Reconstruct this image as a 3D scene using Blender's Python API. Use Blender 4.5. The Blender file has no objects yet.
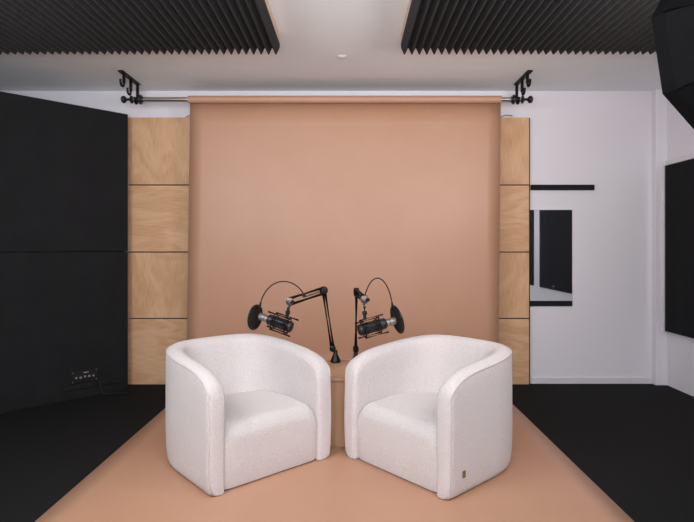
import bpy, bmesh, math, random
from mathutils import Vector, Matrix
random.seed(7)
S = bpy.context.scene
C = S.collection
PI = math.pi
R = math.radians

# ------------------------------------------------------------------ materials
def rgb(r, g, b):
    f = lambda c: (c/255/12.92) if c/255 <= .04045 else ((c/255+.055)/1.055)**2.4
    return (f(r), f(g), f(b), 1)

def mat(name, col, rough=.6, metal=0, col2=None, scale=20, stretch=(1, 1, 1), bump=0, bscale=200, bstretch=(1, 1, 1), detail=3, sheen=0, spec=.5, bdist=.002):
    m = bpy.data.materials.new(name); m.use_nodes = True
    N, L = m.node_tree.nodes, m.node_tree.links
    b = N['Principled BSDF']
    b.inputs['Base Color'].default_value = col
    b.inputs['Roughness'].default_value = rough
    b.inputs['Metallic'].default_value = metal
    b.inputs['Specular IOR Level'].default_value = spec
    if sheen:
        b.inputs['Sheen Weight'].default_value = sheen
    tc = N.new('ShaderNodeTexCoord')
    def noise(sc, st, det):
        mp = N.new('ShaderNodeMapping'); mp.inputs['Scale'].default_value = st
        L.new(tc.outputs['Object'], mp.inputs['Vector'])
        n = N.new('ShaderNodeTexNoise'); n.inputs['Scale'].default_value = sc; n.inputs['Detail'].default_value = det
        L.new(mp.outputs['Vector'], n.inputs['Vector'])
        return n
    if col2:
        n = noise(scale, stretch, detail)
        cr = N.new('ShaderNodeValToRGB')
        cr.color_ramp.elements[0].position = .35; cr.color_ramp.elements[1].position = .65
        cr.color_ramp.elements[0].color = col; cr.color_ramp.elements[1].color = col2
        L.new(n.outputs['Fac'], cr.inputs['Fac']); L.new(cr.outputs['Color'], b.inputs['Base Color'])
    if bump:
        n = noise(bscale, bstretch, 2)
        bp = N.new('ShaderNodeBump'); bp.inputs['Strength'].default_value = bump; bp.inputs['Distance'].default_value = bdist
        L.new(n.outputs['Fac'], bp.inputs['Height']); L.new(bp.outputs['Normal'], b.inputs['Normal'])
    return m

def plywood(name, seed):
    m = bpy.data.materials.new(name); m.use_nodes = True
    N, L = m.node_tree.nodes, m.node_tree.links
    b = N['Principled BSDF']; b.inputs['Roughness'].default_value = .5; b.inputs['Specular IOR Level'].default_value = .35
    tc = N.new('ShaderNodeTexCoord')
    mp = N.new('ShaderNodeMapping'); mp.inputs['Location'].default_value = (seed*1.7, seed*.9, seed*2.3); mp.inputs['Scale'].default_value = (1.2, 1, 4.2) if seed % 2 else (2.6, 1, 1.5)
    L.new(tc.outputs['Object'], mp.inputs['Vector'])
    n1 = N.new('ShaderNodeTexNoise'); n1.inputs['Scale'].default_value = 1.3; n1.inputs['Detail'].default_value = 2; n1.inputs['Distortion'].default_value = 1.0
    L.new(mp.outputs['Vector'], n1.inputs['Vector'])
    w = N.new('ShaderNodeMath'); w.operation = 'MULTIPLY'; w.inputs[1].default_value = 20
    L.new(n1.outputs['Fac'], w.inputs[0])
    sn = N.new('ShaderNodeMath'); sn.operation = 'SINE'; L.new(w.outputs[0], sn.inputs[0])
    mp2 = N.new('ShaderNodeMapping'); mp2.inputs['Scale'].default_value = (3, 1, 60) if seed % 2 else (60, 1, 3); mp2.inputs['Location'].default_value = (seed, 0, seed)
    L.new(tc.outputs['Object'], mp2.inputs['Vector'])
    n2 = N.new('ShaderNodeTexNoise'); n2.inputs['Scale'].default_value = 3; n2.inputs['Detail'].default_value = 4
    L.new(mp2.outputs['Vector'], n2.inputs['Vector'])
    a = N.new('ShaderNodeMath'); a.operation = 'MULTIPLY_ADD'; a.inputs[1].default_value = .13; L.new(sn.outputs[0], a.inputs[0]); L.new(n2.outputs['Fac'], a.inputs[2])
    cr = N.new('ShaderNodeValToRGB')
    e = cr.color_ramp.elements
    e[0].position = .28; e[0].color = rgb(205, 158, 118)
    e[1].position = .75; e[1].color = rgb(226, 186, 149)
    x = e.new(.5); x.color = rgb(217, 173, 133)
    L.new(a.outputs[0], cr.inputs['Fac']); L.new(cr.outputs['Color'], b.inputs['Base Color'])
    return m

M = {}
M['wall'] = mat('white wall paint', rgb(232, 229, 236), .75, bump=.05, bscale=300)
M['ceil'] = mat('ceiling paint', rgb(238, 242, 246), .8, bump=.05, bscale=250)
M['trim'] = mat('white gloss trim', rgb(226, 222, 226), .4)
M['carpet'] = mat('black carpet', rgb(25, 25, 26), .95, col2=rgb(34, 34, 35), scale=160, bump=.6, bscale=500, spec=.15, bdist=.004)
M['paper'] = mat('tan seamless paper', rgb(193, 148, 121), .45, spec=.6, col2=rgb(191, 145, 118), scale=3)
M['blackpanel'] = mat('black felt panel', rgb(34, 34, 36), .9, col2=rgb(38, 38, 40), scale=5, bump=.15, bscale=700, spec=.12)
M['backing'] = mat('black backing', rgb(26, 24, 23), .8)
M['foam'] = mat('charcoal acoustic foam', rgb(54, 54, 56), .95, col2=rgb(60, 60, 62), scale=30, bump=.4, bscale=400, spec=.1)
M['foamdark'] = mat('black acoustic foam', rgb(38, 38, 40), .95, bump=.4, bscale=400, spec=.1)
M['board'] = mat('raw board edge', rgb(214, 190, 172), .7, col2=rgb(204, 178, 158), scale=8)
M['boucle'] = mat('white boucle', rgb(227, 220, 220), .95, col2=rgb(214, 206, 206), scale=140, bump=.9, bscale=190, sheen=.25, spec=.15, bdist=.006, detail=4)
M['piping'] = mat('boucle piping', rgb(212, 202, 200), .95, bump=.6, bscale=260, spec=.1)
M['blackmetal'] = mat('black powder coat', rgb(17, 16, 17), .5, spec=.25)
M['blackplastic'] = mat('black plastic', rgb(22, 21, 23), .42, spec=.4)
M['chrome'] = mat('satin chrome', rgb(205, 200, 200), .28, 1)
M['silver'] = mat('silver grille mesh', rgb(158, 152, 152), .4, .85, bump=.6, bscale=900)
M['mirror'] = mat('mirror glass', rgb(225, 228, 230), .02, 1)
M['gauze'] = mat('black gauze', rgb(17, 17, 20), .7, bump=.5, bscale=900)
M['drum'] = mat('tan timber drum', rgb(206, 164, 132), .5, col2=rgb(195, 152, 120), scale=12, stretch=(3, 3, .25))
M['leather'] = mat('brown leather tag', rgb(128, 100, 62), .6, col2=rgb(142, 112, 72), scale=60)
M['sbblack'] = mat('softbox black fabric', rgb(16, 16, 18), .85, col2=rgb(12, 12, 14), scale=9, bump=.2, bscale=30, spec=.12)
M['grey'] = mat('pale grey print', rgb(196, 192, 192), .5)
M['socket'] = mat('dull nickel', rgb(170, 166, 166), .5, .3)
M['nickel'] = mat('dark nickel', rgb(110, 104, 104), .35, .8)
M['micbody'] = mat('charcoal microphone body', rgb(44, 44, 50), .35, .4)
M['dark'] = mat('dark slot', rgb(14, 14, 15), .6)

def emis(name, col, strength):
    m = mat(name, col, .8)
    b = m.node_tree.nodes['Principled BSDF']
    b.inputs['Emission Color'].default_value = col; b.inputs['Emission Strength'].default_value = strength
    return m
SOFTBOX = 19
M['diffuser'] = emis('lit softbox diffuser', rgb(255, 244, 238), SOFTBOX)

# ------------------------------------------------------------------ helpers
def obj(name, bm, m, parent=None, smooth=False, auto=None):
    bmesh.ops.recalc_face_normals(bm, faces=bm.faces[:])
    me = bpy.data.meshes.new(name)
    bm.to_mesh(me); bm.free()
    if smooth:
        for p in me.polygons: p.use_smooth = True
        if auto:
            me.set_sharp_from_angle(angle=R(auto))
    o = bpy.data.objects.new(name, me); C.objects.link(o)
    me.materials.append(m)
    if parent: o.parent = parent
    return o

def thing(name, label, cat, loc=(0, 0, 0), rz=0, group=None):
    o = bpy.data.objects.new(name, None); C.objects.link(o)
    o.location = loc; o.rotation_euler = (0, 0, rz); o.empty_display_size = .1
    return tag(o, label, cat, group)

def tag(o, label, cat, group=None):
    o['label'] = label; o['category'] = cat
    if group: o['group'] = group
    return o

def struct(name, bm, m):
    o = obj(name, bm, m); o['kind'] = 'structure'
    return o

def bx(bm, x0, x1, y0, y1, z0, z1, bev=0, mtx=None):
    r = bmesh.ops.create_cube(bm, size=1)
    vs = r['verts']
    bmesh.ops.scale(bm, vec=(x1-x0, y1-y0, z1-z0), verts=vs)
    bmesh.ops.translate(bm, vec=((x0+x1)/2, (y0+y1)/2, (z0+z1)/2), verts=vs)
    if bev:
        es = list({e for v in vs for e in v.link_edges})
        rr = bmesh.ops.bevel(bm, geom=es, offset=bev, segments=2, affect='EDGES', profile=.5)
        vs = list({v for f in rr['faces'] for v in f.verts} | {v for v in vs if v.is_valid})
    if mtx: bmesh.ops.transform(bm, matrix=mtx, verts=vs)
    return bm

def box(*a, **k): return bx(bmesh.new(), *a, **k)

def frame_of(d):
    d = d.normalized()
    up = Vector((0, 0, 1)) if abs(d.z) < .95 else Vector((1, 0, 0))
    a = d.cross(up).normalized(); b = a.cross(d).normalized()
    return a, b

def tube(bm, pts, r, n=10, cap=True, radii=None):
    pts = [Vector(p) for p in pts]
    rings = []
    a = None
    for i, p in enumerate(pts):
        d = (pts[min(i+1, len(pts)-1)]-pts[max(i-1, 0)]).normalized()
        if a is None: a, b = frame_of(d)
        else:
            a = (a-d*a.dot(d)).normalized(); b = d.cross(a).normalized()
        rr = radii[i] if radii else r
        rings.append([bm.verts.new(p+(a*math.cos(2*PI*k/n)+b*math.sin(2*PI*k/n))*rr) for k in range(n)])
    for i in range(len(rings)-1):
        for k in range(n):
            bm.faces.new((rings[i][k], rings[i][(k+1) % n], rings[i+1][(k+1) % n], rings[i+1][k]))
    if cap:
        bm.faces.new(rings[0][::-1]); bm.faces.new(rings[-1])
    return bm

def lathe(bm, p, d, prof, n=24, caps=True):
    """surface of revolution about axis d from p; prof = [(along, radius)]"""
    p = Vector(p); d = Vector(d).normalized(); a, b = frame_of(d)
    rings = []
    for t, r in prof:
        rings.append([bm.verts.new(p+d*t+(a*math.cos(2*PI*k/n)+b*math.sin(2*PI*k/n))*max(r, 1e-4)) for k in range(n)])
    for i in range(len(rings)-1):
        for k in range(n):
            bm.faces.new((rings[i][k], rings[i][(k+1) % n], rings[i+1][(k+1) % n], rings[i+1][k]))
    if caps: bm.faces.new(rings[0][::-1]); bm.faces.new(rings[-1])
    return bm

def torus(bm, p, d, Rr, r, n=32, k=8):
    p = Vector(p); a, b = frame_of(Vector(d))
    pts = [p+(a*math.cos(2*PI*i/n)+b*math.sin(2*PI*i/n))*Rr for i in range(n)]
    dn = Vector(d).normalized()
    rings = []
    for i, q in enumerate(pts):
        o = (q-p).normalized()
        rings.append([bm.verts.new(q+(o*math.cos(2*PI*j/k)+dn*math.sin(2*PI*j/k))*r) for j in range(k)])
    for i in range(n):
        for j in range(k):
            bm.faces.new((rings[i][j], rings[i][(j+1) % k], rings[(i+1) % n][(j+1) % k], rings[(i+1) % n][j]))
    return bm

def bez(p0, p1, p2, p3, n=16):
    p0, p1, p2, p3 = map(Vector, (p0, p1, p2, p3))
    return [p0*(1-t)**3+p1*3*t*(1-t)**2+p2*3*t*t*(1-t)+p3*t**3 for t in [i/n for i in range(n+1)]]

# ------------------------------------------------------------------ the room
CEIL = 2.685
BACK = 4.865
RIGHT = 2.877
LEFT = -3.95
REAR = -2.6
struct('floor', box(LEFT-.1, RIGHT+.1, REAR-.1, BACK+.1, -.1, 0), M['carpet'])
struct('ceiling', box(LEFT-.1, RIGHT+.1, REAR-.1, BACK+.1, CEIL, CEIL+.1), M['ceil'])
struct('wall_back', box(LEFT-.1, RIGHT+.1, BACK, BACK+.1, 0, CEIL), M['wall'])
struct('wall_right', box(RIGHT, RIGHT+.1, REAR, BACK, 0, CEIL), M['wall'])
struct('wall_left', box(LEFT-.1, LEFT, REAR, BACK, 0, CEIL), M['wall'])
struct('wall_rear', box(LEFT-.1, RIGHT+.1, REAR-.1, REAR, 0, CEIL), M['wall'])
# boxed-in corner column and skirting
struct('trim_1', box(2.768, RIGHT, 4.80, BACK, 0, CEIL, bev=.004), M['wall'])
struct('baseboard_back', box(1.665, 2.767, BACK-.012, BACK, 0, .058, bev=.003), M['trim'])

# ------------------------------------------------------------------ plywood feature wall
PX = [-2.024, -.804, .41, 1.629]
ROWS = [(.004, .598), (.608, 1.202), (1.212, 1.812), (1.822, 2.43)]
tag(obj('panel_backing', box(PX[0]+.004, 1.643, 4.8375, BACK-.002, 0, 2.432), M['backing']),
    'thin black backing sheet showing as dark edge and seams behind the plywood squares', 'backing')
words_row = ['lowest', 'second-from-floor', 'third-from-floor', 'topmost']
k = 0
for (x0, x1, side) in ((PX[0], PX[1], 'left'), (PX[2], PX[3], 'right')):
    for j, (z0, z1) in enumerate(ROWS):
        k += 1
        bm = box(-(x1-x0)/2+.001, (x1-x0)/2-.001, -.010, .010, -(z1-z0)/2, (z1-z0)/2, bev=.0015)
        o = obj('plywood_panel', bm, plywood('pale plywood', k+(0 if side == 'left' else 2)))
        o.location = ((x0+x1)/2, 4.827, (z0+z1)/2)
        tag(o, '%s pale plywood wall panel in the column %s of the tan paper' % (words_row[j], side), 'panel', 'plywood panels on the back wall')

for (x, l) in ((-1.45, 'left'), (1.42, 'right')):
    bm = tube(bmesh.new(), bez((x-.05, 4.832, 2.434), (x-.02, 4.83, 2.452), (x+.02, 4.828, 2.462), (x+.06, 4.83, 2.446)), .003, 6)
    tag(obj('wire_end', bm, M['blackplastic'], smooth=True), 'thin grey wire end lying on top of the %s plywood column' % l, 'wire')

# ------------------------------------------------------------------ black angled partition on the left
P0 = Vector((-1.962, 4.682, 0)); pd = Vector((-.694, -.72, 0)).normalized(); pn = Vector((pd.y, -pd.x, 0))
if pn.dot(Vector((0, 0, 0))-P0) < 0: pn = -pn
pang = math.atan2(pd.y, pd.x)
part = thing('black_partition', 'tall angled black partition wall of two stacked sheets at left', 'partition', P0, pang)
# local x runs along the partition, local +y or -y faces the camera
sgn = 1 if (Matrix.Rotation(pang, 3, 'Z') @ Vector((0, 1, 0))).dot(pn) > 0 else -1
def pbox(x0, x1, d0, d1, z0, z1, bev=0):
    ya, yb = sorted((sgn*d0, sgn*d1))
    return box(x0, x1, ya, yb, z0, z1, bev=bev)
PL = 2.44
obj('lower_sheet', pbox(0, PL, -.03, 0, .0, 1.211, .002), M['blackpanel'], part)
obj('upper_sheet', pbox(0, PL, -.03, 0, 1.217, 2.425, .002), M['blackpanel'], part)
obj('frame', pbox(.01, PL-.01, -.07, -.031, 0, 2.41), M['backing'], part)
# socket plate on the partition
pl = thing('socket_plate', 'small black audio socket plate with pale connectors low on partition', 'socket plate', P0, pang)
plate = obj('plate', pbox(.262, .469, .001, .010, .128, .228, .003), M['dark'], pl)
for i in range(5):
    x = .296+i*.034; z = .172+.002*((i*7) % 3)
    c = Vector((x, sgn*.010, z)); d = Vector((0, sgn, 0))
    s_ = obj('socket', lathe(bmesh.new(), c, d, [(0, .0085), (.004, .0085), (.006, .0075), (.006, .0055), (.003, .0055)], 14), M['socket'], plate, True, 40)
for i in range(4):
    x, z = [(.272, .14), (.459, .14), (.272, .218), (.459, .218)][i]
    obj('screw', lathe(bmesh.new(), (x, sgn*.010, z), (0, sgn, 0), [(0, .004), (.002, .003)], 8), M['socket'], plate)
obj('label_strip', pbox(.335, .375, .0102, .0112, .206, .212), M['grey'], plate)
tr = thing('cable_slot', 'long flat black cable slot cover under the socket plate', 'cable cover', P0, pang)
obj('cover', pbox(.09, .245, .001, .012, .072, .112, .003), M['dark'], tr)
obj('cover', pbox(.268, .53, .001, .012, .078, .118, .003), M['dark'], tr)
cw = Matrix.Rotation(pang, 4, 'Z')
cab = [P0+cw @ Vector(v) for v in ((.257, sgn*.012, .13), (.257, sgn*.03, .10), (.25, sgn*.04, .05), (.23, sgn*.06, .012), (.16, sgn*.09, .007), (.06, sgn*.12, .007))]
tag(obj('cable', tube(bmesh.new(), bez(*cab[:4])+bez(cab[3], cab[3]*.5+cab[4]*.5, cab[4], cab[5])[1:], .005, 8), M['dark'], smooth=True),
    'black cable dropping from the socket plate to the carpet', 'cable')

# ------------------------------------------------------------------ seamless paper, pole, brackets
RY, RZ = 4.60, 2.533
XL0, XR0 = -1.398, 1.318      # at the roll
XL1, XR1 = -1.433, 1.293      # on the floor
paper = thing('seamless_paper', 'wide tan seamless paper backdrop sweeping from wall onto floor', 'paper backdrop', (0, 4.2, 0))
inv = Vector((0, 4.2, 0))
prof = []
for i in range(13):
    z = 2.52-(2.52-.34)*i/12
    prof.append((4.632, z))
r = .34
for i in range(1, 17):
    a = PI/2*i/16
    prof.append((4.632-r+r*math.cos(a), .004+r-r*math.sin(a)*1.0 if i < 16 else .004))
for i in range(1, 13):
    prof.append((4.632-r-(4.632-r-1.35)*i/12, .004))
L = [0]
for i in range(1, len(prof)):
    L.append(L[-1]+math.dist(prof[i], prof[i-1]))
bm = bmesh.new(); rows = []
NX = 24
for (y, z), l in zip(prof, L):
    t = min(1, l/2.7)
    xl, xr = XL0+(XL1-XL0)*t, XR0+(XR1-XR0)*t
    row = []
    for i in range(NX+1):
        f = i/NX
        wv = .004*math.sin(f*9+.5)*math.sin(min(1, l/2.3)*PI) if l < 2.3 else 0
        row.append(bm.verts.new((xl+(xr-xl)*f, y-4.2+wv, z)))
    rows.append(row)
for a, b in zip(rows, rows[1:]):
    for i in range(NX):
        bm.faces.new((a[i], a[i+1], b[i+1], b[i]))
sheet = obj('sheet', bm, M['paper'], paper, True)
sm = sheet.modifiers.new('thickness', 'SOLIDIFY'); sm.thickness = .0012; sm.offset = 0
bm = lathe(bmesh.new(), (XL0-.004, RY-4.2, RZ), (1, 0, 0), [(0, .023), (0, .032), (XR0-XL0-.004, .032), (XR0-XL0-.004, .023), (0, .023)], 32, False)
bmesh.ops.remove_doubles(bm, verts=bm.verts[:], dist=1e-6)
obj('roll', bm, M['paper'], paper, True, 40)

pole = thing('backdrop_pole', 'long silver pole carrying the tan paper roll under the ceiling', 'pole', (0, RY, RZ))
HX = (-1.857, 1.458)
bm = lathe(bmesh.new(), (HX[0]-.02, 0, 0), (1, 0, 0), [(0, .021), (HX[1]-HX[0]+.04, .021)], 20)
obj('pole', bm, M['chrome'], pole, True, 40)
# winders: stepped cone inside the hook, knob outside
def winder(x, s):
    bm = bmesh.new()
    lathe(bm, (x, 0, 0), (s, 0, 0), [(-.065, .023), (-.05, .026), (-.046, .040), (-.034, .042), (-.03, .030), (-.027, .0215), (.014, .0215), (.016, .012), (.03, .012), (.034, .034), (.044, .034), (.048, .011), (.085, .011), (.09, .024), (.10, .031), (.115, .031), (.124, .022), (.126, .005)], 20)
    obj('winder_knob', bm, M['blackplastic'], pole, True, 35)
winder(HX[0], -1)
winder(HX[1], 1)
for nm, hx, xin, lab in (('l', HX[0], .02, 'left'), ('r', HX[1], -.02, 'right')):
    br = thing('roller_bracket', 'black triple-hook roller bracket screwed to ceiling at the %s end of the pole' % lab, 'bracket', (hx, RY, CEIL), 0, 'ceiling roller brackets')
    # plate runs front to back under the ceiling
    obj('mounting_plate', box(-.021, .021, -.315, .055, -.013, -.0005, bev=.002), M['blackmetal'], br)
    for dy, dz in ((-.245, -.106), (-.11, -.136), (.034, RZ-CEIL-.02)):
        bm = bmesh.new()
        bx(bm, -.012, .012, dy-.007, dy+.007, dz+.018, -.008, bev=.002)
        # open U-shaped hook at the bottom
        pts = []
        for i in range(11):
            a = PI*(0.0+i/10)
            pts.append((0, dy-.034+.034*math.cos(a), dz+.02-.034*math.sin(a)))
        pts.append((0, dy-.068, dz+.032))
        tube(bm, pts, .0095, 8)
        obj('hook', bm, M['blackmetal'], br, True, 40)

# ------------------------------------------------------------------ acoustic foam
def ridges(bm, u0, u1, pitch, v0, v1, base, depth, top, place):
    """triangular ridges along v; place(u, v, w) -> Vector; w = distance out of the backing"""
    n = max(1, round((u1-u0)/pitch)); p = (u1-u0)/n
    prof = [(u0, 0)]
    for i in range(n):
        prof += [(u0+(i+.04)*p, base), (u0+(i+.41)*p, base+depth-.003), (u0+(i+.46)*p, base+depth), (u0+(i+.54)*p, base+depth), (u0+(i+.59)*p, base+depth-.003), (u0+(i+.96)*p, base)]
    prof += [(u1, base), (u1, 0)]
    fa = [bm.verts.new(place(u, v0, w)) for u, w in prof]
    fb = [bm.verts.new(place(u, v1, w)) for u, w in prof]
    m = len(prof)
    for i in range(m):
        bm.faces.new((fa[i], fa[(i+1) % m], fb[(i+1) % m], fb[i]))
    bm.faces.new(fa); bm.faces.new(fb)
    return bm

for (x0, x1, lab) in ((-2.922, -.472, 'left'), (.341, 2.791, 'right')):
    cp = thing('ceiling_foam_panel', 'large charcoal ridged acoustic foam panel on the %s half of the ceiling' % lab, 'acoustic foam', ((x0+x1)/2, 2.36, CEIL), 0, 'ceiling foam panels')
    w = (x1-x0)/2
    obj('backing_board', box(-w+.004, w-.004, -1.19, 1.19, -.066, -.001), M['board'], cp)
    obj('foam', ridges(bmesh.new(), -w, w, .05, -1.2, 1.2, .031, .043, 0, lambda u, v, d: Vector((u, v, -.066-d))), M['foam'], cp)

wp = thing('wall_foam_panel', 'black ridged foam panel in a white frame on the right wall', 'acoustic foam', (RIGHT, 4.025, 1.24))
obj('foam', ridges(bmesh.new(), -.75, .748, .045, -.742, .742, .02, .03, 0, lambda u, v, d: Vector((-d-.002, u, v))), M['foamdark'], wp)
bm = bmesh.new()
bx(bm, -.036, -.001, -.785, .772, .747, .785, bev=.003)
bx(bm, -.052, -.001, .752, .772, -.745, .785, bev=.003)
bx(bm, -.036, -.001, -.785, -.755, -.745, .785, bev=.003)
obj('frame', bm, M['trim'], wp)

# ------------------------------------------------------------------ things on the back wall at right
tag(obj('wall_ledge', box(1.655, 2.232, BACK-.03, BACK, 1.774, 1.822, bev=.002), M['blackpanel']),
    'short black ledge bar on white wall beside the plywood', 'ledge')
mi = thing('wall_mirror', 'narrow mirror with a black bottom rail on white wall below the ledge', 'mirror', (1.84, BACK, .712))
obj('glass', box(-.192, .196, -.010, -.001, .047, .882, bev=.0015), M['mirror'], mi)
obj('bottom_rail', box(-.192, .196, -.016, -.001, 0, .046, bev=.002), M['blackpanel'], mi)
# panels on the right wall that the mirror shows
for (y0, y1, lab, badge) in ((1.71, 2.95, 'with a small pale badge, nearer the mirror', True), (.25, 1.42, 'plain, further from the mirror', False)):
    t = thing('black_wall_panel', 'flat black panel on right wall seen in the mirror, %s' % lab, 'wall panel', (RIGHT, (y0+y1)/2, .65), 0, 'flat black panels on the right wall')
    w = (y1-y0)/2
    obj('panel', box(-.02, -.001, -w, w, 0, 1.5, bev=.004), M['blackpanel'], t)
    if badge:
        obj('badge', box(-.022, -.0195, -.085, -.04, .045, .057), M['grey'], t)

sd = thing('smoke_detector', 'small white round detector on ceiling between the foam panels', 'detector', (-.06, 3.99, CEIL))
obj('base', lathe(bmesh.new(), (0, 0, 0), (0, 0, -1), [(0, .040), (.004, .040), (.006, .036)], 28), M['trim'], sd, True, 40)
obj('cap', lathe(bmesh.new(), (0, 0, -.006), (0, 0, -1), [(0, .028), (.003, .027), (.006, .016), (.0065, .001)], 28), M['trim'], sd, True, 40)

# ------------------------------------------------------------------ softbox, upper right
sc_ = Vector((1.43, 2.0, 2.003)); ax = Vector((-.39, .92, -.03)).normalized()
sb = thing('softbox', 'black octagonal studio softbox hanging at upper right near the camera', 'softbox', sc_)
side = ax.cross(Vector((0, 0, 1))).normalized(); upv = side.cross(ax).normalized()
def octv(rad, off, tw=R(10)):
    return [ax*off+(side*math.cos(R(22.5+45*i)+tw)+upv*math.sin(R(22.5+45*i)+tw))*rad for i in range(8)]
bm = bmesh.new()
rr = .36
rings = [octv(rr, .05), octv(rr, 0), octv(rr*.86, -.13), octv(rr*.56, -.25), octv(.09, -.36)]
vr = [[bm.verts.new(v) for v in q] for q in rings]
for a, b in zip(vr, vr[1:]):
    for i in range(8):
        bm.faces.new((a[i], a[(i+1) % 8], b[(i+1) % 8], b[i]))
shell = obj('fabric_shell', bm, M['sbblack'], sb)
so = shell.modifiers.new('thickness', 'SOLIDIFY'); so.thickness = .004; so.offset = -1
for i in range(8):
    obj('rib', tube(bmesh.new(), [q[i]*1.004 for q in rings[1:]], .005, 6), M['blackmetal'], shell, True)
bm = bmesh.new()
bm.faces.new([bm.verts.new(v) for v in octv(rr*.985, .02)])
obj('diffuser', bm, M['diffuser'], sb)
obj('speed_ring', lathe(bmesh.new(), -ax*.36, -ax, [(-.01, .10), (.02, .10), (.025, .075)], 24), M['blackmetal'], sb, True, 40)
obj('lamp_head', lathe(bmesh.new(), -ax*.385, -ax, [(0, .065), (.02, .07), (.22, .07), (.24, .06)], 24), M['blackplastic'], sb, True, 40)
# its stand reaches the floor to the right, out of view
base = -ax*.48
bm = bmesh.new()
tube(bm, [base+Vector((0, 0, -.06)), Vector((base.x, base.y, -sc_.z+.42))], .016, 12)
tube(bm, [base+Vector((0, 0, .0)), base+Vector((0, 0, -.08))], .028, 12)
obj('stand_pole', bm, M['blackmetal'], sb, True, 40)
for i in range(3):
    a = R(120*i)
    obj('stand_leg', tube(bmesh.new(), [Vector((base.x, base.y, -sc_.z+.46)), Vector((base.x+.42*math.cos(a), base.y+.42*math.sin(a), -sc_.z+.012))], .011, 8), M['blackmetal'], sb, True)

# ------------------------------------------------------------------ armchairs
W2, DF, DB, Y0, NE = .397, -.372, .412, -.06, 2.85
def outer_x(y):
    if y <= Y0: return W2
    q = min(1, (y-Y0)/(DB-Y0))
    return W2*max(0, 1-q**NE)**(1/NE)

def plan_path():
    pts = []
    n = 40
    for i in range(n): pts.append(Vector((-W2, DF+(Y0-DF)*i/n)))
    m = 240
    for i in range(m+1):
        a = PI-PI*i/m
        c, s = math.cos(a), math.sin(a)
        pts.append(Vector((W2*math.copysign(abs(c)**(2/NE), c), Y0+(DB-Y0)*abs(s)**(2/NE))))
    for i in range(1, n+1): pts.append(Vector((W2, Y0+(DF-Y0)*i/n)))
    return pts
PATH = plan_path()
CUM = [0]
for a, b in zip(PATH, PATH[1:]): CUM.append(CUM[-1]+(b-a).length)
TOT = CUM[-1]
def at(s):
    s = max(0, min(TOT, s))
    lo = 0
    for i in range(1, len(CUM)):
        if CUM[i] >= s: lo = i-1; break
    f = (s-CUM[lo])/max(1e-9, CUM[lo+1]-CUM[lo])
    return PATH[lo].lerp(PATH[lo+1], f)
def pos_norm(s):
    p = at(s)
    d = (at(s+.02)-at(s-.02)).normalized()
    return p, Vector((d.y, -d.x))       # inward normal for left->back->right travel
def sstep(a, b, x):
    t = max(0, min(1, (x-a)/(b-a))); return t*t*(3-2*t)
def rim_h(s):
    e = min(s, TOT-s); a = .30
    top = .627+.047*sstep(.05, .8, e)
    q = max(0, 1-(1-min(e, a)/a)**2.6)**(1/2.6)
    return .47+(top-.47)*q
RC = .028
def section(s):
    e = min(s, TOT-s)
    h = rim_h(s)
    ins = RC*(1-math.sqrt(max(0, 1-(1-min(e, RC)/RC)**2)))
    h -= ins*.7
    bk = sstep(.25, .75, e)
    tk = .100+.012*bk             # rim thickness
    ds = .097+.072*bk             # inner offset at seat level
    pr = [(.030, .009), (.014, .015), (.006, .036), (0, .09), (-.004, .22), (-.003, .34)]
    hs = h-.022
    pr += [(-.002, max(.36, hs-.06)), (0, max(.38, hs-.02)), (.004, hs)]
    for f, dz in ((.10, .012), (.22, .005), (.38, .001), (.52, 0), (.68, .004), (.82, .013), (.93, .028), (.99, .048)):
        pr.append((tk*f+.002, h-dz))
    z0 = h-.048
    for i in range(1, 7):
        z = z0+(.28-z0)*i/6
        f = i/6
        pr.append((tk+(ds-tk)*(f**1.3), z))
    pr += [(ds, .15), (ds, .009)]
    mid = tk*.5
    out = []
    for d, z in pr:
        if d < mid: d = min(mid, d+ins)
        else: d = max(mid, d-ins)
        out.append((d, z))
    return out
SEAM = 8
def stations():
    st = [0, .002, .006, .012, .02, .03, .042, .056, .075, .1, .13, .165, .2, .24, .28]
    mid = [.28+(TOT-.56)*i/64 for i in range(1, 64)]
    return st+mid+[TOT-x for x in st[::-1]]
def pt3(s, d, z):
    p, n = pos_norm(s)
    q = p+n*d
    return Vector((q.x, q.y, z))

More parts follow.
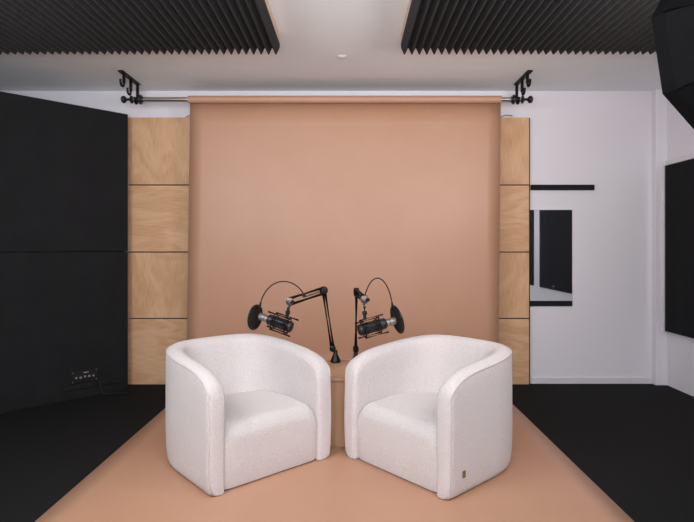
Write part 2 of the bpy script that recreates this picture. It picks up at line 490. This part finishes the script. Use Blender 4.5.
def make_chair(name, label):
    root = thing(name, label, 'armchair', (0, 0, 0), 0, 'white barrel armchairs')
    bm = bmesh.new(); rings = []
    for s in stations():
        rings.append([bm.verts.new(pt3(s, d, z)) for d, z in section(s)])
    m = len(rings[0])
    for a, b in zip(rings, rings[1:]):
        for i in range(m):
            bm.faces.new((a[i], a[(i+1) % m], b[(i+1) % m], b[i]))
    bm.faces.new(rings[0][::-1]); bm.faces.new(rings[-1])
    sh = obj('shell', bm, M['boucle'], root, True, 50)
    # welt along the outer edge of the rim, down both arm fronts
    pts = []
    st = [s for s in stations()]
    s0 = .008
    sec = section(s0)
    for d, z in sec[1:6]: pts.append(pt3(s0, d, z))
    for s in st:
        if .012 <= s <= TOT-.012:
            d, z = section(s)[SEAM]; pts.append(pt3(s, d-.001, z))
    for d, z in sec[1:6][::-1]: pts.append(pt3(TOT-s0, d, z))
    obj('piping', tube(bmesh.new(), pts, .005, 8), M['piping'], sh, True)
    # seat block with crowned top and rolled front edge
    bm = bmesh.new()
    prof = [(DF+.022, .012), (DF+.014, .04), (DF+.010, .12), (DF+.008, .19), (DF+.009, .245)]
    rr_, zc, yc = .085, .256, DF+.094
    for i in range(1, 11):
        a = PI/2*i/10
        prof.append((yc-rr_*math.cos(a), zc+rr_*math.sin(a)))
    prof += [(-.2, .345), (-.1, .345), (0, .340), (.1, .332), (.2, .32), (.28, .305)]
    nx = 32; rows = []
    for y, z in prof:
        hw = min(.306, max(.05, outer_x(y+.05)-.055))
        row = []
        for i in range(nx+1):
            f = -1+2*i/nx
            f = math.copysign(abs(f)**.8, f)
            c = max(0, (abs(f)-.72)/.28)
            drop = .055*c**2.6*(1 if z > .2 else 0)*(1 if y < -.1 else .5)
            row.append(bm.verts.new((f*hw, y+(.016*c**4 if y < -.2 else 0), z-drop*min(1, (z-.2)/.08) if z > .2 else z)))
        rows.append(row)
    for a, b in zip(rows, rows[1:]):
        for i in range(nx): bm.faces.new((a[i], a[i+1], b[i+1], b[i]))
    # close the back and underside
    low = [bm.verts.new((v.co.x, .28, .012)) for v in rows[-1]]
    for i in range(nx):
        bm.faces.new((rows[-1][i], rows[-1][i+1], low[i+1], low[i]))
    for a, b in zip([r_[0] for r_ in rows], [r_[0] for r_ in rows][1:]): pass
    bm.faces.new([r_[0] for r_ in rows]+[low[0]])
    bm.faces.new([r_[-1] for r_ in rows][::-1]+[low[-1]][:1])
    bm.faces.new(rows[0]+low[::-1])
    obj('seat', bm, M['boucle'], root, True, 60)
    # recessed dark plinth
    bm = bmesh.new()
    ring = []
    for i in range(60):
        s = TOT*i/59
        ring.append(pt3(s, .036, 0) + Vector((0, .03 if s < .1 or s > TOT-.1 else 0, 0)))
    lo = [bm.verts.new(p+Vector((0, 0, .006))) for p in ring]; hi = [bm.verts.new(p+Vector((0, 0, .014))) for p in ring]
    bm.faces.new(lo); bm.faces.new(hi)
    for i in range(60): bm.faces.new((lo[i], lo[(i+1) % 60], hi[(i+1) % 60], hi[i]))
    obj('plinth', bm, M['backing'], root)
    for sx in (-1, 1):
        for y in (-.29, .18):
            obj('foot', lathe(bmesh.new(), (sx*.25, y, .0058), (0, 0, 1), [(0, .018), (.006, .02)], 14), M['blackplastic'], root, True, 40)
    return root

ch1 = make_chair('armchair', 'white boucle barrel armchair on the left, turned toward the right')
ch1.location = (-.652, 3.160, 0); ch1.rotation_euler.z = R(42)
ch2 = ch1.copy(); C.objects.link(ch2)
for c in list(ch1.children):
    d = c.copy(); C.objects.link(d); d.parent = ch2
    for g in list(c.children):
        e = g.copy(); C.objects.link(e); e.parent = d
ch2['label'] = 'white boucle barrel armchair on the right with a small brown side tag'
ch2.location = (.504, 3.124, 0); ch2.rotation_euler.z = R(-48.5)
# tag on the outer right side near the front corner
bm = box(-.001, .004, -.011, .011, -.017, .017, bev=.001)
tg = obj('brand_tag', bm, M['leather'], ch2); tg.location = (W2+.003, DF+.105, .118); tg['label'] = 'small brown leather tag'

# ------------------------------------------------------------------ drum table
TZ = .44
TX, TY, TR = -.06, 3.56, .262
tb = thing('drum_table', 'low round tan timber drum table behind and between the armchairs', 'side table', (TX, TY, .0055))
obj('top', lathe(bmesh.new(), (0, 0, TZ-.03), (0, 0, 1), [(-.001, .05), (0, TR-.004), (.003, TR), (.0225, TR), (.0245, TR-.003), (.0245, .05)], 64), M['drum'], tb, True, 40)
obj('body', lathe(bmesh.new(), (0, 0, 0), (0, 0, 1), [(0, TR-.012), (TZ-.032, TR-.012)], 64), M['drum'], tb, True, 40)

# ------------------------------------------------------------------ microphones
def W(x, y, D): return Vector(((x-350)*D/530, D, 1.253-(y-247)*D/530))

def link_bars(bm, a, b, gap, r, view=Vector((0, 1, 0))):
    d = (b-a).normalized(); s = d.cross(view).normalized()
    for k in (-1, 1):
        tube(bm, [a+s*gap*k, b+s*gap*k], r, 8)

def mic_boom(label, base, piv, elb, head, group, view=Vector((0, 1, 0))):
    t = thing('microphone_boom', label, 'microphone boom', base, 0, group)
    o = lambda v: v-base
    h = (piv-base).z
    obj('base', lathe(bmesh.new(), (0, 0, 0.0005), (0, 0, 1), [(0, .036), (.006, .037), (.014, .035), (.058, .016), (h-.012, .013)], 24), M['blackplastic'], t, True, 40)
    bm = bmesh.new(); link_bars(bm, o(piv), o(elb), .0082, .0098, view); obj('lower_arm', bm, M['blackmetal'], t, True)
    bm = bmesh.new(); link_bars(bm, o(elb), o(head), .0195, .0112, view); ua = obj('upper_arm', bm, M['blackmetal'], t, True)
    for p, rr_ in ((piv, .022), (elb, .029)):
        obj('joint', lathe(bmesh.new(), o(p)-view*.018, view, [(0, rr_*.6), (.004, rr_), (.032, rr_), (.036, rr_*.6)], 20), M['blackmetal'], t, True, 40)
    # springs between the bars
    d = (head-elb)
    pts = []
    n = 80
    a, b = frame_of(d)
    for i in range(n+1):
        f = .12+.5*i/n
        ph = 2*PI*i/5
        pts.append(o(elb)+d*f+(a*math.cos(ph)+b*math.sin(ph))*.0045)
    obj('spring', tube(bmesh.new(), pts, .002, 5), M['blackmetal'], ua, True)
    bm = bmesh.new()
    lathe(bm, o(head)+Vector((0, -.02, 0)), (0, 1, 0), [(0, .014), (.004, .026), (.036, .026), (.04, .014)], 18)
    tube(bm, [o(head), o(head)+Vector((-.004, 0, -.037))], .010, 12)
    hj = obj('head_joint', bm, M['nickel'], t, True, 40)
    bm = bmesh.new()
    k0 = o(head)+Vector((.012, -.024, .0)); 
    lathe(bm, k0, (.5, -.9, .1), [(0, .006), (.012, .006), (.013, .012), (.024, .011)], 12)
    obj('clamp_knob', bm, M['blackplastic'], hj, True, 40)
    return t

def mic(label, tail, front, mount, group):
    """tail/front = ends of the black body; silver head beyond the front; mount = point under the arm's head joint"""
    ctr = (tail+front)/2
    t = thing('microphone', label, 'microphone', ctr, 0, group)
    o = lambda v: v-ctr
    d = (front-tail).normalized(); Ln = (front-tail).length
    a, b = frame_of(d)
    prof = [(-.004, .020), (0, .030), (.004, .034)]
    nr = 7
    for i in range(nr):
        z = .010+i*(Ln*.72)/nr
        prof += [(z, .037), (z+Ln*.07, .037), (z+Ln*.075, .033), (z+Ln*.095, .033)]
    prof += [(Ln*.80, .035), (Ln-.008, .035), (Ln, .028)]
    obj('body', lathe(bmesh.new(), o(tail), d, prof, 28), M['micbody'], t, True, 35)
    obj('grille', lathe(bmesh.new(), o(front), d, [(-.002, .0245), (.010, .0245), (.012, .020), (.022, .020), (.024, .025), (.058, .025), (.066, .019), (.068, .004)], 28), M['silver'], t, True, 40)
    # cradle: two rings, long corner rods, elastic bands, yoke
    bm = bmesh.new()
    rg = {}
    for f in (.18, .74): rg[f] = obj('cradle_ring', torus(bmesh.new(), o(tail)+d*Ln*f, d, .053, .004, 28, 6), M['blackmetal'], t, True)
    mid = o(tail)+d*Ln*.45
    for k, (ca, l0, l1) in enumerate(((65, -.10, .06), (115, -.06, .10), (245, -.09, .06), (295, -.055, .10), (15, -.05, .05), (165, -.05, .05))):
        q = mid+(a*math.cos(R(ca))+b*math.sin(R(ca)))*.059
        obj('cradle_rod', tube(bmesh.new(), [q+d*l0, q+d*l1], .0056, 6), M['blackmetal'], t, True)
    for f in (.18, .74):
        for k in range(6):
            an = R(15+60*k)
            c0 = o(tail)+d*Ln*f
            obj('elastic', tube(bmesh.new(), [c0+(a*math.cos(an)+b*math.sin(an))*.053, c0+d*.03*(1 if f < .5 else -1)+(a*math.cos(an+.5)+b*math.sin(an+.5))*.036], .002, 5), M['blackplastic'], rg[f], True)
    m = o(mount)
    top = o(tail)+d*Ln*.3+b*.055
    bm = bmesh.new()
    tube(bm, [m, m+(top-m)*.5, top], .0105, 12)
    lathe(bm, m+(top-m)*.35, (top-m), [(0, .013), (.004, .016), (.018, .016), (.022, .012)], 14)
    lathe(bm, m+(top-m)*.5+Vector((0, -.008, 0)), (.3, -1, 0), [(0, .005), (.012, .005), (.014, .010), (.022, .009)], 10)
    obj('yoke', bm, M['blackplastic'], t, True, 40)
    return t

def pop_filter(label, ctr, nrm, rad, neck, clamp, group):
    t = thing('pop_filter', label, 'pop filter', ctr, 0, group)
    nrm = nrm.normalized()
    scr = obj('screen', lathe(bmesh.new(), -nrm*.004, nrm, [(0, .01), (0, rad-.006), (.008, rad-.006), (.008, .01)], 40), M['gauze'], t, True, 40)
    obj('rim', torus(bmesh.new(), Vector((0, 0, 0)), nrm, rad-.004, .0075, 44, 8), M['blackplastic'], scr, True)
    obj('gooseneck', tube(bmesh.new(), [p-ctr for p in neck], .0038, 8), M['blackmetal'], t, True)
    bm = bmesh.new()
    st = neck[0]-ctr
    lathe(bm, st+(neck[1]-neck[0])*.8, -(neck[1]-neck[0]), [(0, .006), (.02, .0075), (.05, .0075)], 12)
    obj('neck_socket', bm, M['blackplastic'], t, True, 40)
    obj('clamp', box(-.013, .013, -.010, .010, -.012, .010, bev=.003, mtx=Matrix.Translation(clamp-ctr)), M['blackplastic'], t)
    return t

G1, G2, G3 = 'desk microphone booms', 'studio microphones', 'round pop filters'
# left set
lb = W(335.5, 361, 3.74); lb.z = TZ
la = mic_boom('black sprung microphone boom bent to the left above the drum table', lb, W(332.6, 348.5, 3.74), W(323.8, 290.5, 3.68), W(290, 301.5, 3.50), G1)
lt, lf = W(292, 327.5, 3.46), W(268, 319.0, 3.50)
mic('black studio microphone with silver head pointing left, above the left armchair', lt, lf, W(288.6, 307.8, 3.50), G2)
ld = (lf-lt).normalized()
lc = W(255.2, 317.3, 3.545)
lneck = bez(W(260, 305.5, 3.545), W(266, 277, 3.54), W(292, 275, 3.52), W(303, 293, 3.53), 20)
pop_filter('round black pop filter on a curved neck, leftmost, above the left armchair', lc, Vector((-.91, .38, .12)), .084, lneck, W(304, 295, 3.535), G3)
# right set
rb = W(355.8, 363, 3.68); rb.z = TZ
rel = W(356.4, 292, 3.62)
rhd = W(364.5, 299.5, 3.36)
mic_boom('black microphone boom standing upright behind the right armchair', rb, W(355.8, 349, 3.68), rel, rhd, G1, Vector((.97, .24, 0)))
rt, rf = W(358.5, 330.5, 3.33), W(386, 323.0, 3.37)
mic('black studio microphone with silver head pointing right, above the right armchair', rt, rf, W(364.4, 306.5, 3.345), G2)
rc = W(397.2, 319.5, 3.43)
rneck = bez(W(392.5, 306, 3.43), W(388, 274, 3.42), W(372, 268, 3.40), W(364.8, 296, 3.37), 20)
pop_filter('round black pop filter on a curved neck, rightmost, above the right armchair', rc, Vector((.93, .30, .25)), .092, rneck, W(365.5, 297, 3.365), G3)

# ------------------------------------------------------------------ light
def area(name, loc, target, sx, sy, power, col=(1, 1, 1), spread=180):
    l = bpy.data.lights.new(name, 'AREA'); l.shape = 'RECTANGLE'; l.size = sx; l.size_y = sy; l.energy = power; l.color = col
    l.spread = R(spread)
    o = bpy.data.objects.new(name, l); C.objects.link(o)
    o.location = loc
    o.rotation_euler = (Vector(target)-Vector(loc)).to_track_quat('-Z', 'Y').to_euler()
    return o
area('left_studio_light', (-1.5, 1.5, 2.1), (-.1, 4.2, .8), .9, .9, 28, (1, .98, .97))
area('overhead_fill_light', (-.06, 1.7, 2.64), (-.06, 1.9, 0), .7, 1.3, 8, (1, .98, .97))  # added soft overhead fill for seat tops and floor, not a ceiling fitting
area('ceiling_bounce_light', (0, -.6, 1.2), (0, -.4, 2.7), 1.5, 1.2, 134, (.94, .98, 1))  # added uplight behind the camera to brighten the ceiling
area('front_fill_light', (0, -.4, 1.5), (0, 4, 1.3), 2.4, 1.2, 20, (.97, .98, 1))

wd = bpy.data.worlds.new('world'); S.world = wd; wd.use_nodes = True
wd.node_tree.nodes['Background'].inputs[0].default_value = (.5, .5, .55, 1)
wd.node_tree.nodes['Background'].inputs[1].default_value = .1

# ------------------------------------------------------------------ camera
cam = bpy.data.cameras.new('camera'); co = bpy.data.objects.new('camera', cam); C.objects.link(co)
co.location = (0, 0, 1.253); co.rotation_euler = (R(90), 0, 0)
cam.sensor_width = 36; cam.lens = 530/694*36
cam.shift_x = -3/694; cam.shift_y = -14/694
cam.clip_start = .05
S.camera = co
S.view_settings.view_transform = 'Standard'; S.view_settings.look = 'None'
S.view_settings.exposure = .16; S.view_settings.gamma = 1; S.view_settings.use_curve_mapping = False
